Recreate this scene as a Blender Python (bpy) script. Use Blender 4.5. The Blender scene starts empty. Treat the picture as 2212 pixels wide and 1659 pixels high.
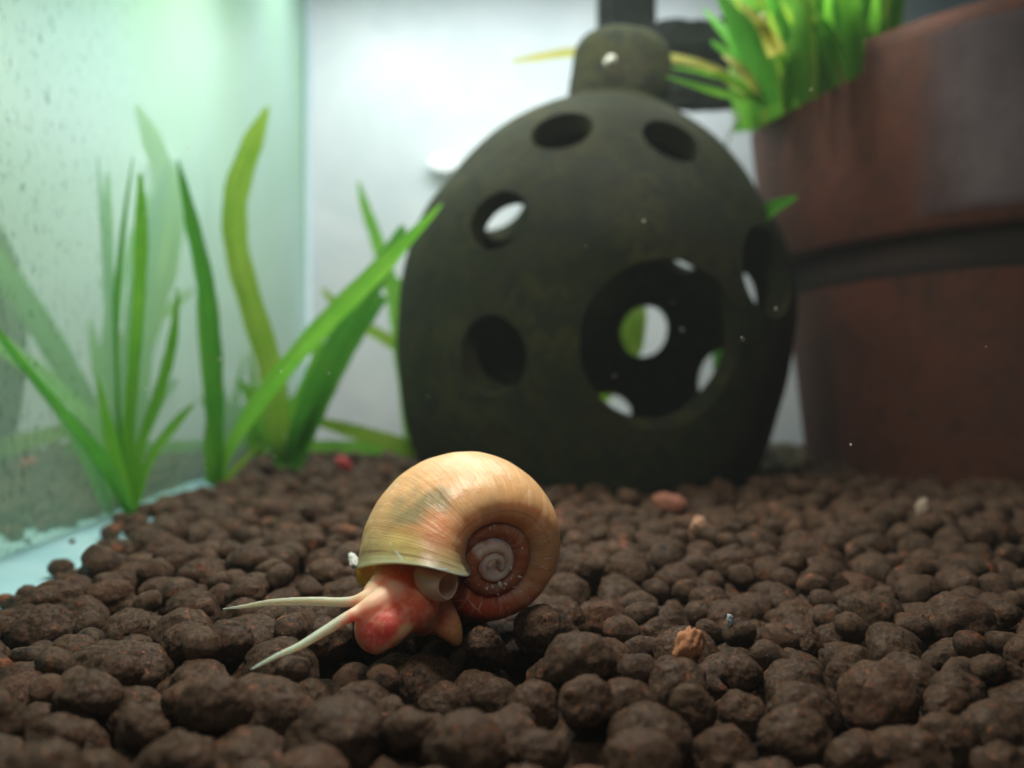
import bpy, math, random
import numpy as np
from mathutils import Vector, noise
random.seed(7); rng = np.random.default_rng(7)
S = bpy.context.scene; COL = S.collection
# one Blender unit is one centimetre; the camera lens is just outside the front of a small aquarium
# ---------------------------------------------------------------- camera
F, CU, CV, CAMZ = 1843.0, 1106.0, 829.5, 2.1
cd = bpy.data.cameras.new('camera'); cam = bpy.data.objects.new('camera', cd); COL.objects.link(cam)
cam.location = (0, 0, CAMZ); cam.rotation_euler = (math.radians(90), 0, 0)
cd.sensor_width = 36; cd.lens = 36 * F / 2212; cd.clip_start = .1; cd.clip_end = 500
cd.dof.use_dof = True; cd.dof.focus_distance = 7.1; cd.dof.aperture_fstop = .25
S.camera = cam
# ---------------------------------------------------------------- world, lamps, exposure
W = bpy.data.worlds.new('World'); S.world = W; W.use_nodes = True
W.node_tree.nodes['Background'].inputs[0].default_value = (.45, .8, 1, 1)
W.node_tree.nodes['Background'].inputs[1].default_value = .03
def lamp(name, loc, aim, sx, sy, power, col):
    l = bpy.data.lights.new(name, 'AREA'); l.shape = 'RECTANGLE'; l.size = sx; l.size_y = sy; l.energy = power; l.color = col
    o = bpy.data.objects.new(name, l); COL.objects.link(o); o.location = loc
    o.rotation_euler = (Vector(aim) - Vector(loc)).to_track_quat('-Z', 'Y').to_euler(); return o
lamp('aquarium_lamp', (-.8, 8.3, 10.5), (-.2, 7.6, 0), 2.0, .9, 1180, (1, .91, .78))
lamp('rear_aquarium_lamp', (-1, 28, 17.5), (-1, 31, 3), 18, 3, 2150, (.93, 1, 1))
lamp('front_fill_light', (.5, 2.4, 4.4), (-.2, 7.2, .5), 1.2, .8, 50, (1, .96, .9))  # fill lamp added to brighten the front of the snail
lamp('middle_aquarium_lamp', (0, 19, 14), (0, 20, 0), 15, 1.6, 2000, (1, .98, .9))
lamp('side_glow_light', (-15, 15, 9), (-7.5, 17, 5), 8, 8, 2400, (.9, 1, .96))  # lamp added outside the left pane to make its film glow
S.view_settings.view_transform = 'Standard'; S.view_settings.look = 'None'; S.view_settings.exposure = 0
S.render.engine = 'CYCLES'
try:
    S.cycles.use_denoising = True; S.cycles.max_bounces = 8; S.cycles.transparent_max_bounces = 16
    S.cycles.caustics_reflective = False; S.cycles.caustics_refractive = False; S.cycles.sample_clamp_indirect = 6
except Exception: pass

# ---------------------------------------------------------------- helpers
def P(u, v, Y): return Vector(((u - CU) / F * Y, Y, CAMZ - (v - CV) / F * Y))
def tag(o, label=None, cat=None, group=None, kind=None):
    for k, v in (('label', label), ('category', cat), ('group', group), ('kind', kind)):
        if v: o[k] = v
    return o
def link(name, me, mat=None, parent=None):
    o = bpy.data.objects.new(name, me); COL.objects.link(o)
    if mat and not me.materials: me.materials.append(mat)
    if parent: o.parent = parent; o.matrix_parent_inverse = parent.matrix_world.inverted() if False else o.matrix_parent_inverse
    return o
def mesh(name, v, f, smooth=True):
    me = bpy.data.meshes.new(name); me.from_pydata([tuple(map(float, p)) for p in v], [], f)
    if smooth: me.polygons.foreach_set('use_smooth', [True] * len(me.polygons))
    me.update(); return me
def empty(name, loc=(0, 0, 0)):
    o = bpy.data.objects.new(name, None); COL.objects.link(o); o.location = loc; o.empty_display_size = .3; return o
def grid_faces(n, m, wrap=True, off=0):
    f = []
    for i in range(n - 1):
        for j in range(m if wrap else m - 1):
            a = off + i * m + j; b = off + i * m + (j + 1) % m
            f.append((a, b, b + m, a + m))
    return f
def box(x0, x1, y0, y1, z0, z1):
    v = [(x, y, z) for z in (z0, z1) for y in (y0, y1) for x in (x0, x1)]
    return v, [(0, 2, 3, 1), (4, 5, 7, 6), (0, 1, 5, 4), (2, 6, 7, 3), (0, 4, 6, 2), (1, 3, 7, 5)]
def tube(pts, rad, seg=12):
    v = []; n = len(pts)
    for i, p in enumerate(pts):
        t = (pts[min(i + 1, n - 1)] - pts[max(i - 1, 0)]).normalized()
        a = t.cross(Vector((0, .3, 1))).normalized(); b = t.cross(a)
        for k in range(seg):
            q = 2 * math.pi * k / seg; v.append(p + (a * math.cos(q) + b * math.sin(q)) * rad[i])
    f = grid_faces(n, seg); f.append(tuple(range(seg))); f.append(tuple(range((n - 1) * seg, n * seg))[::-1]); return v, f
def spline(pts, n):
    k = len(pts); out = []
    for i in range(n):
        t = i / (n - 1) * (k - 1); j = min(int(t), k - 2); f = t - j
        p0, p1, p2, p3 = (pts[max(j - 1, 0)], pts[j], pts[j + 1], pts[min(j + 2, k - 1)])
        out.append(p1 * 1.0 + ((p2 - p0) * f + (p0 * 2 - p1 * 5 + p2 * 4 - p3) * f * f + (p1 * 3 - p0 - p2 * 3 + p3) * f ** 3) * .5)
    return out
class NT:
    def __init__(s, name):
        s.m = bpy.data.materials.new(name); s.m.use_nodes = True; s.t = s.m.node_tree; s.t.nodes.clear()
        s.out = s.n('ShaderNodeOutputMaterial')
    def n(s, k, **kw):
        x = s.t.nodes.new(k)
        for a, b in kw.items():
            if hasattr(x, a): setattr(x, a, b)
            else: x.inputs[a.replace('_', ' ')].default_value = b
        return x
    def l(s, a, b): s.t.links.new(a, b)
    def noise(s, vec, scale, detail=4, rough=.6, dist=0):
        x = s.n('ShaderNodeTexNoise'); x.inputs['Scale'].default_value = scale; x.inputs['Detail'].default_value = detail
        x.inputs['Roughness'].default_value = rough; x.inputs['Distortion'].default_value = dist
        if vec is not None: s.l(vec, x.inputs['Vector'])
        return x.outputs['Fac']
    def ramp(s, fac, stops):
        r = s.n('ShaderNodeValToRGB'); e = r.color_ramp.elements
        while len(e) < len(stops): e.new(.5)
        for i, (p, c) in enumerate(stops):
            e[i].position = p; e[i].color = (*c, 1) if len(c) == 3 else c
        s.l(fac, r.inputs[0]); return r.outputs[0]
    def mix(s, fac, a, b, mode='MIX'):
        x = s.n('ShaderNodeMix'); x.data_type = 'RGBA'; x.blend_type = mode
        for v, i in ((fac, 0), (a, 6), (b, 7)):
            if hasattr(v, 'links'): s.l(v, x.inputs[i])
            else: x.inputs[i].default_value = v if i == 0 else (*v, 1)[:4]
        return x.outputs[2]
    def bump(s, h, st, dist=.05, normal=None):
        b = s.n('ShaderNodeBump'); b.inputs['Strength'].default_value = st; b.inputs['Distance'].default_value = dist
        s.l(h, b.inputs['Height'])
        if normal: s.l(normal, b.inputs['Normal'])
        return b.outputs[0]
    def bsdf(s, col=None, rough=.5, **kw):
        b = s.n('ShaderNodeBsdfPrincipled')
        if hasattr(col, 'links'): s.l(col, b.inputs['Base Color'])
        elif col: b.inputs['Base Color'].default_value = (*col, 1)
        if hasattr(rough, 'links'): s.l(rough, b.inputs['Roughness'])
        else: b.inputs['Roughness'].default_value = rough
        for k, v in kw.items():
            i = b.inputs[k.replace('_', ' ')]
            if hasattr(v, 'links'): s.l(v, i)
            else: i.default_value = v
        return b
    def done(s, sh): s.l(sh, s.out.inputs[0]); return s.m
def shader_mix(t, fac, a, b):
    x = t.n('ShaderNodeMixShader')
    if hasattr(fac, 'links'): t.l(fac, x.inputs[0])
    else: x.inputs[0].default_value = fac
    t.l(a, x.inputs[1]); t.l(b, x.inputs[2]); return x.outputs[0]

# ---------------------------------------------------------------- materials
def m_granule():
    t = NT('baked_clay_soil'); tc = t.n('ShaderNodeTexCoord').outputs['Object']; oi = t.n('ShaderNodeObjectInfo')
    at = t.n('ShaderNodeAttribute'); at.attribute_name = 'tint'
    ad = t.n('ShaderNodeVectorMath'); ad.operation = 'ADD'; t.l(tc, ad.inputs[0])
    cx = t.n('ShaderNodeCombineXYZ'); t.l(oi.outputs['Random'], cx.inputs[0])
    sc = t.n('ShaderNodeVectorMath'); sc.operation = 'SCALE'; sc.inputs[3].default_value = 37; t.l(cx.outputs[0], sc.inputs[0]); t.l(sc.outputs[0], ad.inputs[1])
    v = ad.outputs[0]
    rnd = t.n('ShaderNodeMath'); rnd.operation = 'FRACT'; a2 = t.n('ShaderNodeMath'); a2.operation = 'ADD'
    t.l(oi.outputs['Random'], a2.inputs[0]); t.l(at.outputs['Fac'], a2.inputs[1]); t.l(a2.outputs[0], rnd.inputs[0])
    base = t.ramp(rnd.outputs[0], [(0, (.046, .024, .013)), (.35, (.088, .048, .027)), (.7, (.064, .042, .025)), (.93, (.115, .058, .033)), (1, (.19, .075, .04))])
    n1 = t.noise(v, 5, 6, .65)
    col = t.mix(t.ramp(n1, [(.35, (0, 0, 0)), (.7, (1, 1, 1))]), base, (.210, .122, .070))
    rust = t.ramp(t.noise(v, 3.1, 5, .7, .4), [(.58, (0, 0, 0)), (.68, (1, 1, 1))])
    col = t.mix(rust, col, (.46, .16, .07))
    dark = t.ramp(t.noise(v, 9, 6, .8), [(.38, (1, 1, 1)), (.50, (0, 0, 0))])
    col = t.mix(dark, col, (.022, .016, .012))
    pale = t.ramp(t.noise(v, 14, 6, .85, .3), [(.56, (0, 0, 0)), (.66, (.75,) * 3)])
    col = t.mix(pale, col, (.34, .21, .12))
    vor = t.n('ShaderNodeTexVoronoi'); vor.inputs['Scale'].default_value = 13; t.l(v, vor.inputs['Vector'])
    spk = t.ramp(vor.outputs['Distance'], [(.08, (1, 1, 1)), (.13, (0, 0, 0))])
    spm = t.mix(1.0, spk, t.ramp(t.noise(v, 2.3, 2), [(.52, (0, 0, 0)), (.62, (1, 1, 1))]), 'MULTIPLY')
    col = t.mix(spm, col, (.55, .46, .38))
    h = t.bump(t.noise(v, 26, 6, .85), 1.0, .035, t.bump(t.noise(v, 8, 6, .8, .6), 1.0, .09))
    b = t.bsdf(col, t.ramp(n1, [(.3, (.75,) * 3), (.7, (.33,) * 3)]), Normal=h, Specular_IOR_Level=.22, Coat_Weight=.09, Coat_Roughness=.25, Coat_Normal=h)
    return t.done(b.outputs[0])
MG = m_granule()
def m_simple(name, c1, c2, scale, rough=.6, bump=.3, bd=.03, **kw):
    t = NT(name); v = t.n('ShaderNodeTexCoord').outputs['Object']
    col = t.mix(t.ramp(t.noise(v, scale, 6, .65, .3), [(.32, (0, 0, 0)), (.7, (1, 1, 1))]), c1, c2)
    return t.done(t.bsdf(col, rough, Normal=t.bump(t.noise(v, scale * 6, 5, .7), bump, bd), **kw).outputs[0])
def m_ball():
    t = NT('algae_covered_ceramic'); v = t.n('ShaderNodeTexCoord').outputs['Object']
    g = t.n('ShaderNodeNewGeometry'); sx = t.n('ShaderNodeSeparateXYZ'); t.l(g.outputs['Normal'], sx.inputs[0])
    a = t.mix(t.ramp(t.noise(v, .55, 6, .65, .5), [(.35, (0, 0, 0)), (.65, (1, 1, 1))]), (.015, .022, .007), (.044, .050, .014))
    a = t.mix(t.ramp(t.noise(v, 2.6, 6, .7, .5), [(.46, (0, 0, 0)), (.60, (1, 1, 1))]), a, (.014, .020, .011))
    a = t.mix(t.ramp(t.noise(v, 1.1, 4, .6, 1), [(.60, (0, 0, 0)), (.8, (1, 1, 1))]), a, (.04, .024, .014))
    return t.done(t.bsdf(a, .8, Normal=t.bump(t.noise(v, 7, 6, .8), .9, .12), Specular_IOR_Level=.2).outputs[0])
def m_leaf(name, c1, c2, tr=.6):
    t = NT(name); uv = t.n('ShaderNodeUVMap').outputs[0]
    mp = t.n('ShaderNodeMapping'); mp.inputs['Scale'].default_value = (26, 1.0, 1); t.l(uv, mp.inputs[0])
    st = t.noise(mp.outputs[0], 1.0, 3, .5)
    o = t.n('ShaderNodeTexCoord').outputs['Object']
    col = t.mix(t.ramp(t.noise(o, .9, 4, .6), [(.35, (0, 0, 0)), (.68, (1, 1, 1))]), c1, c2)
    col = t.mix(t.ramp(st, [(.35, (.62,) * 3), (.65, (1.0,) * 3)]), (0, 0, 0), col, 'MIX')
    col = t.mix(t.ramp(t.noise(o, 3.2, 5, .7), [(.60, (0, 0, 0)), (.72, (.6,) * 3)]), col, (.30, .24, .06))
    b = t.bsdf(col, .38, Normal=t.bump(st, .25, .02)); tl = t.n('ShaderNodeBsdfTranslucent'); t.l(col, tl.inputs[0])
    return t.done(shader_mix(t, tr, b.outputs[0], tl.outputs[0]))
ML = m_leaf('fresh_green_blade', (.20, .62, .05), (.30, .72, .08))
MD = m_leaf('deep_green_blade', (.09, .42, .035), (.15, .52, .05), .5)
MY = m_leaf('yellow_green_blade', (.33, .62, .05), (.46, .70, .09))
MT = m_leaf('yellow_leaf_tip', (.62, .62, .10), (.8, .75, .2))
def m_attr_flesh(name, sss, rad, rough, streak=False, coat=.0, trans=0.):
    t = NT(name); at = t.n('ShaderNodeAttribute'); at.attribute_name = 'pigment'; col = at.outputs['Color']; nrm = None
    o = t.n('ShaderNodeTexCoord').outputs['Object']
    if streak:
        uv = t.n('ShaderNodeUVMap').outputs[0]
        def st(su, sv, det=4, dist=0):
            mp = t.n('ShaderNodeMapping'); mp.inputs['Scale'].default_value = (su, sv, 1); mp.inputs['Rotation'].default_value = (0, 0, .06); t.l(uv, mp.inputs[0])
            return t.noise(mp.outputs[0], 1, det, .6, dist)
        s1 = st(46, 1.1, 5, .6); s2 = st(150, 1.8, 3, .8)
        su = t.n('ShaderNodeSeparateXYZ'); t.l(uv, su.inputs[0]); mk = t.n('ShaderNodeMapRange'); mk.clamp = True; t.l(su.outputs[0], mk.inputs[0])
        for q_, w_ in ((1, -.26), (2, -.08), (3, 1.), (4, .22)): mk.inputs[q_].default_value = w_
        pm = t.mix(1., t.ramp(t.noise(o, 2.2, 3), [(.35, (.25,) * 3), (.65, (1,) * 3)]), mk.outputs[0], 'MULTIPLY')
        col = t.mix(t.mix(1., t.ramp(s1, [(.52, (0, 0, 0)), (.74, (.55,) * 3)]), pm, 'MULTIPLY'), col, (.93, .76, .50))
        col = t.mix(t.mix(1., t.ramp(s1, [(.22, (.22,) * 3), (.42, (0, 0, 0))]), pm, 'MULTIPLY'), col, (.48, .27, .10))
        fl = t.ramp(t.noise(o, 6, 5, .7, .8), [(.57, (0, 0, 0)), (.72, (.22,) * 3)])
        col = t.mix(fl, col, (.9, .72, .5))
        # pale scratches
        vo = t.n('ShaderNodeTexVoronoi'); vo.feature = 'DISTANCE_TO_EDGE'; vo.inputs['Scale'].default_value = 1; 
        mp = t.n('ShaderNodeMapping'); mp.inputs['Scale'].default_value = (9, 2.2, 1); t.l(uv, mp.inputs[0]); t.l(mp.outputs[0], vo.inputs['Vector'])
        msk = t.mix(1., t.ramp(vo.outputs['Distance'], [(.006, (1, 1, 1)), (.016, (0, 0, 0))]), t.ramp(t.noise(o, 3.2, 3), [(.55, (0, 0, 0)), (.64, (.6,) * 3)]), 'MULTIPLY')
        col = t.mix(msk, col, (.95, .85, .7))
        nrm = t.bump(s2, .25, .02, t.bump(s1, .4, .03, t.bump(t.noise(o, 5, 3), .25, .06)))
    else:
        mt = t.noise(o, 26, 4, .6); col = t.mix(t.ramp(mt, [(.52, (0, 0, 0)), (.75, (.35,) * 3)]), col, (.95, .62, .42))
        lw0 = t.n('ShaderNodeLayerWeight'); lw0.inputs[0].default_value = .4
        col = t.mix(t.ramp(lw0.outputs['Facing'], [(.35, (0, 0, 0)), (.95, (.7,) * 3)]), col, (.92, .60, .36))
        nrm = t.bump(t.noise(o, 34, 4, .6), .15, .015)
    b = t.bsdf(col, rough, Normal=nrm, Subsurface_Weight=sss, Subsurface_Radius=rad, Subsurface_Scale=1.0, Coat_Weight=coat, Coat_Roughness=.4, Specular_IOR_Level=.4)
    if trans:
        tr = t.n('ShaderNodeBsdfTransparent'); lw = t.n('ShaderNodeLayerWeight'); lw.inputs[0].default_value = .35
        r = t.ramp(lw.outputs['Facing'], [(0, (trans,) * 3), (1, (.0,) * 3)]); return t.done(shader_mix(t, r, b.outputs[0], tr.outputs[0]))
    if not streak:
        tr = t.n('ShaderNodeBsdfTransparent'); return t.done(shader_mix(t, at.outputs['Alpha'], tr.outputs[0], b.outputs[0]))
    return t.done(b.outputs[0])
MSH = m_attr_flesh('amber_shell', .85, (.34, .15, .06), .42, True, .08)
MSH_LIP = MSH
MBD = m_attr_flesh('translucent_flesh', .85, (.28, .10, .06), .5, False, .05)
MFL = m_attr_flesh('clear_mantle', .5, (.1, .06, .04), .35, False, .1, .62)

# ---------------------------------------------------------------- the tank
def m_back():
    t = NT('frosted_white_panel'); v = t.n('ShaderNodeTexCoord').outputs['Object']
    col = t.mix(t.ramp(t.noise(v, .22, 5, .6, .5), [(.35, (0, 0, 0)), (.7, (1, 1, 1))]), (.66, .72, .74), (.84, .86, .88))
    return t.done(t.bsdf(col, .5, Specular_IOR_Level=.15).outputs[0])
v, f = box(-24, 30, 34, 34.6, -1.2, 22)
tag(link('back_wall', mesh('back_wall', v, f, False), m_back()), kind='structure')
v, f = box(-24, 30, -1, 34, -1.2, -.82)
tag(link('tank_floor', mesh('tank_floor', v, f, False), m_simple('dark_bed', (.02, .014, .01), (.035, .025, .018), 2)), kind='structure')
GX = lambda y: -7.5 - .05 * (y - 19)           # inner face of the left glass
def m_glass():
    t = NT('algae_filmed_glass'); v = t.n('ShaderNodeTexCoord').outputs['Object']
    mp = t.n('ShaderNodeMapping'); mp.inputs['Scale'].default_value = (1, .9, .45); t.l(v, mp.inputs[0])
    big = t.noise(v, .22, 3, .5)
    film = t.mix(t.ramp(big, [(.3, (0, 0, 0)), (.7, (1, 1, 1))]), (.66, .93, .82), (.58, .90, .62))
    sp = t.noise(mp.outputs[0], 9, 5, .75, .3)
    sy = t.n('ShaderNodeSeparateXYZ'); t.l(v, sy.inputs[0])
    near = t.n('ShaderNodeMapRange'); t.l(sy.outputs[1], near.inputs[0]); near.inputs[1].default_value = 17.5; near.inputs[2].default_value = 12.5; near.clamp = True
    spot = t.mix(1., t.ramp(sp, [(.56, (0, 0, 0)), (.64, (1, 1, 1))]), near.outputs[0], 'MULTIPLY')
    film = t.mix(spot, film, (.10, .20, .15))
    d = t.n('ShaderNodeBsdfDiffuse'); t.l(film, d.inputs[0]); tl = t.n('ShaderNodeBsdfTranslucent'); t.l(film, tl.inputs[0])
    g = t.n('ShaderNodeBsdfGlossy'); g.inputs[0].default_value = (.86, .96, .9, 1); g.inputs['Roughness'].default_value = .02
    dif = shader_mix(t, .45, d.outputs[0], tl.outputs[0])
    # the film is thicker high on the pane than near the soil
    hz = t.n('ShaderNodeMapRange'); t.l(sy.outputs[2], hz.inputs[0]); hz.inputs[1].default_value = 0; hz.inputs[2].default_value = 9; hz.inputs[3].default_value = .36; hz.inputs[4].default_value = .68; hz.clamp = True
    mx = t.n('ShaderNodeMath'); mx.operation = 'MAXIMUM'; t.l(hz.outputs[0], mx.inputs[0]); 
    s2 = t.n('ShaderNodeSeparateColor'); t.l(spot, s2.inputs[0]); m3 = t.n('ShaderNodeMath'); m3.operation = 'MULTIPLY'; m3.inputs[1].default_value = .85; t.l(s2.outputs[0], m3.inputs[0]); t.l(m3.outputs[0], mx.inputs[1])
    return t.done(shader_mix(t, mx.outputs[0], g.outputs[0], dif))
gv = [(GX(-1), -1, -1.2), (GX(34), 34, -1.2), (GX(34), 34, 22), (GX(-1), -1, 22)]
gv += [(x - .5, y, z) for x, y, z in gv]
gf = [(0, 1, 2, 3), (7, 6, 5, 4), (0, 4, 5, 1), (3, 2, 6, 7), (0, 3, 7, 4), (1, 5, 6, 2)]
tag(link('aquarium_glass_wall', mesh('aquarium_glass_wall', gv, gf, False), m_glass()), kind='structure')
# pale corner seam
v, f = tube([Vector((GX(33.8) + .12, 33.8, -1)), Vector((GX(33.8) + .12, 33.8, 22))], [.16, .16], 10)
tag(link('silicone_corner_seam', mesh('silicone_corner_seam', v, f), m_simple('pale_silicone', (.6, .78, .8), (.7, .85, .88), 2)), kind='structure')
# pale ledge between the soil and the left glass
edge = [(-4.85, 4.5), (-5.4, 8.5), (-5.85, 13.0), (-6.7, 15.6), (-7.4, 18)]
def soil_left(y):
    for (x0, y0), (x1, y1) in zip(edge, edge[1:]):
        if y0 <= y <= y1: return x0 + (x1 - x0) * (y - y0) / (y1 - y0)
    return edge[0][0] if y < edge[0][1] else GX(y) + .1
lv = []; lf = []
ys = np.linspace(1, 22, 60)
for i, y in enumerate(ys):
    xi = soil_left(y) + .5
    for k, (x, z) in enumerate(((GX(y) + .002, -.9), (GX(y) + .002, -.34), (GX(y) + .25, -.38 + .02 * math.sin(y * 5)), (xi, -.42), (xi, -.9))): lv.append((x, y, z))
lf = grid_faces(60, 5, False)
def m_ledge():
    t = NT('pale_blue_film'); v = t.n('ShaderNodeTexCoord').outputs['Object']
    col = t.mix(t.ramp(t.noise(v, .8, 4, .6), [(.35, (0, 0, 0)), (.7, (1, 1, 1))]), (.26, .52, .58), (.40, .66, .70))
    return t.done(t.bsdf(col, .45, Normal=t.bump(t.noise(v, 4, 4), .2, .03)).outputs[0])
tag(link('glass_ledge', mesh('glass_ledge', lv, lf), m_ledge()), kind='structure')

# ---------------------------------------------------------------- snail shell geometry (fitted spiral)
SP = dict(R=.9513, W=1.6, a=.3264, b=.6819, T=.2434, yaw=.4086, pit=.2485, aend=3.3034, q=.5242, fl=.5049, cx=-.2546, cz=.5743); YC = 7.7
sn = np.array([math.sin(SP['yaw']) * math.cos(SP['pit']), -math.cos(SP['yaw']) * math.cos(SP['pit']), -math.sin(SP['pit'])])
e1 = np.cross(sn, [0, 0, -1.]); e1 /= np.linalg.norm(e1); e1 = e1 if e1[0] > 0 else -e1
e2 = np.cross(sn, e1); e2 = e2 if e2[2] > 0 else -e2
SC = np.array([SP['cx'], YC, SP['cz']])
def shell_pt(al, ph, shrink=0.):
    k = math.log(SP['W']) / (2 * math.pi); k2 = math.log(2.0) / (2 * math.pi)
    al = np.asarray(al, float); ph = np.asarray(ph, float)
    f = np.clip(1 + al / 1.6, 0, 1) ** 2
    r = SP['R'] * np.exp(k * np.maximum(al, -2 * math.pi) + k2 * np.minimum(al + 2 * math.pi, 0))
    fa = 1 + SP['fl'] * f
    lipf = np.clip(1 + al / .10, 0, 1) ** 2 * .03
    fa = fa + lipf
    wob = 1 + .006 * np.sin(al * 9 + 1.3 * np.sin(ph)) + .004 * np.sin(al * 23 + 2 * ph)
    rho = r * (1 - SP['a']) + (r * SP['a'] * fa * wob - shrink) * np.cos(ph)
    z = -r * SP['T'] + (r * SP['b'] * fa * wob - shrink) * np.sin(ph)
    z = z + .52 * np.maximum(SP['R'] / SP['W'] - r, 0) * (al < -2 * math.pi)
    sp_ = np.sin(ph); A = SP['aend'] + al - (SP['q'] * np.maximum(sp_, 0) + .95 * np.minimum(sp_, 0)) * f
    return SC + rho[..., None] * (np.cos(A)[..., None] * e1 + np.sin(A)[..., None] * e2) + z[..., None] * sn
NA, NP = 760, 180
al = np.linspace(-7.2 * math.pi, 0, NA); ph = np.linspace(0, 2 * math.pi, NP, endpoint=False)
AL, PH = np.meshgrid(al, ph, indexing='ij'); pts = shell_pt(AL, PH)
ai = np.array([0, -.015, -.05, -.12, -.2, -.3, -.42]); sh = np.array([.012, .022, .028, .034, .045, .06, .09])
AI, PI_ = np.meshgrid(ai, ph, indexing='ij'); pin = shell_pt(AI, PI_, sh[:, None])
allp = np.concatenate([pts.reshape(-1, 3), pin.reshape(-1, 3)]); rows = NA + len(ai)
cpt = pin[-1].mean(0); 
allp = np.vstack([allp, cpt])
c1 = lambda x, y: (438.9 + .37203 * x, 932.6 + .37203 * y)
proj = np.stack([CU + allp[:, 0] / allp[:, 1] * F, CV - (allp[:, 2] - CAMZ) / allp[:, 1] * F], -1)
def surf(x, y):      # the nearest shell point seen at a measured place
    d = np.hypot(*(proj - np.array(c1(x, y))).T); i = np.where(d < 6)[0]
    if len(i) == 0: i = [d.argmin()]
    i = np.array(i); return allp[i[allp[i, 1].argmin()]]
col = np.empty((len(allp), 3)); col[:] = (.70, .43, .20)
def lerp(m, c): 
    global col; m = np.clip(m, 0, 1)[:, None]; col = col * (1 - m) + np.array(c) * m
def blob(pos, r, c, s=1., wob=.35, seed=0.):
    d = np.linalg.norm(allp - pos, axis=1)
    w = np.array([noise.noise(Vector(p * 4.5) + Vector((seed, 0, 0))) for p in allp[::1]]) if wob else 0
    lerp(s * np.clip((r * (1 + wob * w * 2) - d) / (.95 * r), 0, 1), c)
fal = np.concatenate([AL.ravel(), AI.ravel(), [0]]); fph = np.concatenate([PH.ravel(), PI_.ravel(), [0]])
lerp(np.clip((-2.0 - fal) / 2, 0, 1) * .55, (.66, .39, .22))
lerp(np.clip((-3.6 - fal) / 1.2, 0, 1) * .75, (.55, .20, .075))
blob(surf(1640, 1090), .75, (.52, .075, .022), .9, .2)
blob(surf(1450, 1040), .45, (.50, .05, .02), .9, .2)
blob(surf(1330, 640), .42, (.80, .26, .12), .55, .3, 3)
blob(surf(1250, 760), .30, (.80, .24, .11), .5, .3, 5)
for (x, y, r, s) in ((1180, 470, .26, .85), (1300, 400, .20, .8), (1100, 440, .18, .6), (1420, 350, .15, .45), (1720, 400, .13, .3), (1010, 640, .28, .35), (1540, 640, .2, .3), (960, 700, .2, .3)):
    blob(surf(x, y), r, (.25, .23, .115), s, .5, x * .1)
blob(surf(1000, 620), .35, (.80, .47, .16), .7, .3, 7)
blob(surf(1120, 640), .26, (.88, .50, .14), .7, .3, 2)
blob(surf(1200, 700), .2, (.85, .46, .12), .6, .3, 2)
blob(surf(1000, 830), .2, (.62, .55, .30), .5, .1)
# line parallel to the lip, and a spiral line
front = (np.arange(len(allp)) < NA * NP)
lerp(np.exp(-((fal + .135 + .012 * np.sin(fph * 5)) / .014) ** 2) * .85 * front, (.26, .12, .05))
lerp(np.exp(-((fal + .03) / .03) ** 2) * .5 * front, (.80, .62, .32))
lerp(np.exp(-((fph - 1.62 - .02 * np.sin(fal * 4)+ .05 * np.abs(fal + 1.6)) / .022) ** 2) * .6 * (fal > -2.9) * (fal < -.5) * front, (.35, .18, .08))
# spire: red brown previous whorl, greyish worn core
lerp(np.clip((-5.9 - fal) / .5, 0, 1) * .95, (.42, .13, .065))
wn = np.array([noise.noise(Vector(p * 9)) for p in allp])
lerp(np.clip((-4 * math.pi - .6 - fal) / .6 + wn * 1.6, 0, 1) * .75, (.92, .62, .54))
lerp((fal < -5.5) * (fal > -12) * np.clip((wn - .33) * 6, 0, 1) * .12, (.66, .5, .42))
_ph = np.linspace(math.pi, math.pi / 2, 80); _rh = 1 - SP['a'] + SP['a'] * np.cos(_ph); _z = -SP['T'] + SP['b'] * np.sin(_ph)
_in = ((_rh * SP['W'] - (1 - SP['a'])) / SP['a']) ** 2 + ((_z * SP['W'] + SP['T']) / SP['b']) ** 2 < 1
PSUT = _ph[min(np.where(_in)[0][-1] + 1, 79)]
lerp(np.exp(-((fph - PSUT + .02) / .035) ** 2) * .8 * (fal > -6.1) * (fal < -.6) * front, (1., .78, .42))
col *= (1 + .10 * wn)[:, None]
sf = grid_faces(rows, NP); cc = len(allp) - 1; lastr = (rows - 1) * NP
sf += [(lastr + j, lastr + (j + 1) % NP, cc) for j in range(NP)]
me = mesh('shell', allp, sf)
ca = me.color_attributes.new('pigment', 'FLOAT_COLOR', 'POINT')
ca.data.foreach_set('color', np.concatenate([np.clip(col, 0, 1), np.ones((len(col), 1))], 1).ravel())
uvl = me.uv_layers.new(name='UVMap'); li = np.empty(len(me.loops), int); me.loops.foreach_get('vertex_index', li)
uu = np.stack([fal[li] / (2 * math.pi), (1 - np.abs(fph[li] / math.pi - 1))], 1); uvl.data.foreach_set('uv', uu.ravel())
snail = empty('snail', (-.45, 7.1, 0)); tag(snail, 'orange translucent snail with red cheeks crawling over the brown soil granules', 'snail')
IO = Vector(snail.location)
def child(name, me, mat, par):
    me.transform(__import__('mathutils').Matrix.Translation(-Vector(par.location)))
    return link(name, me, mat, par)
child('shell', me, MSH, snail)
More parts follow.
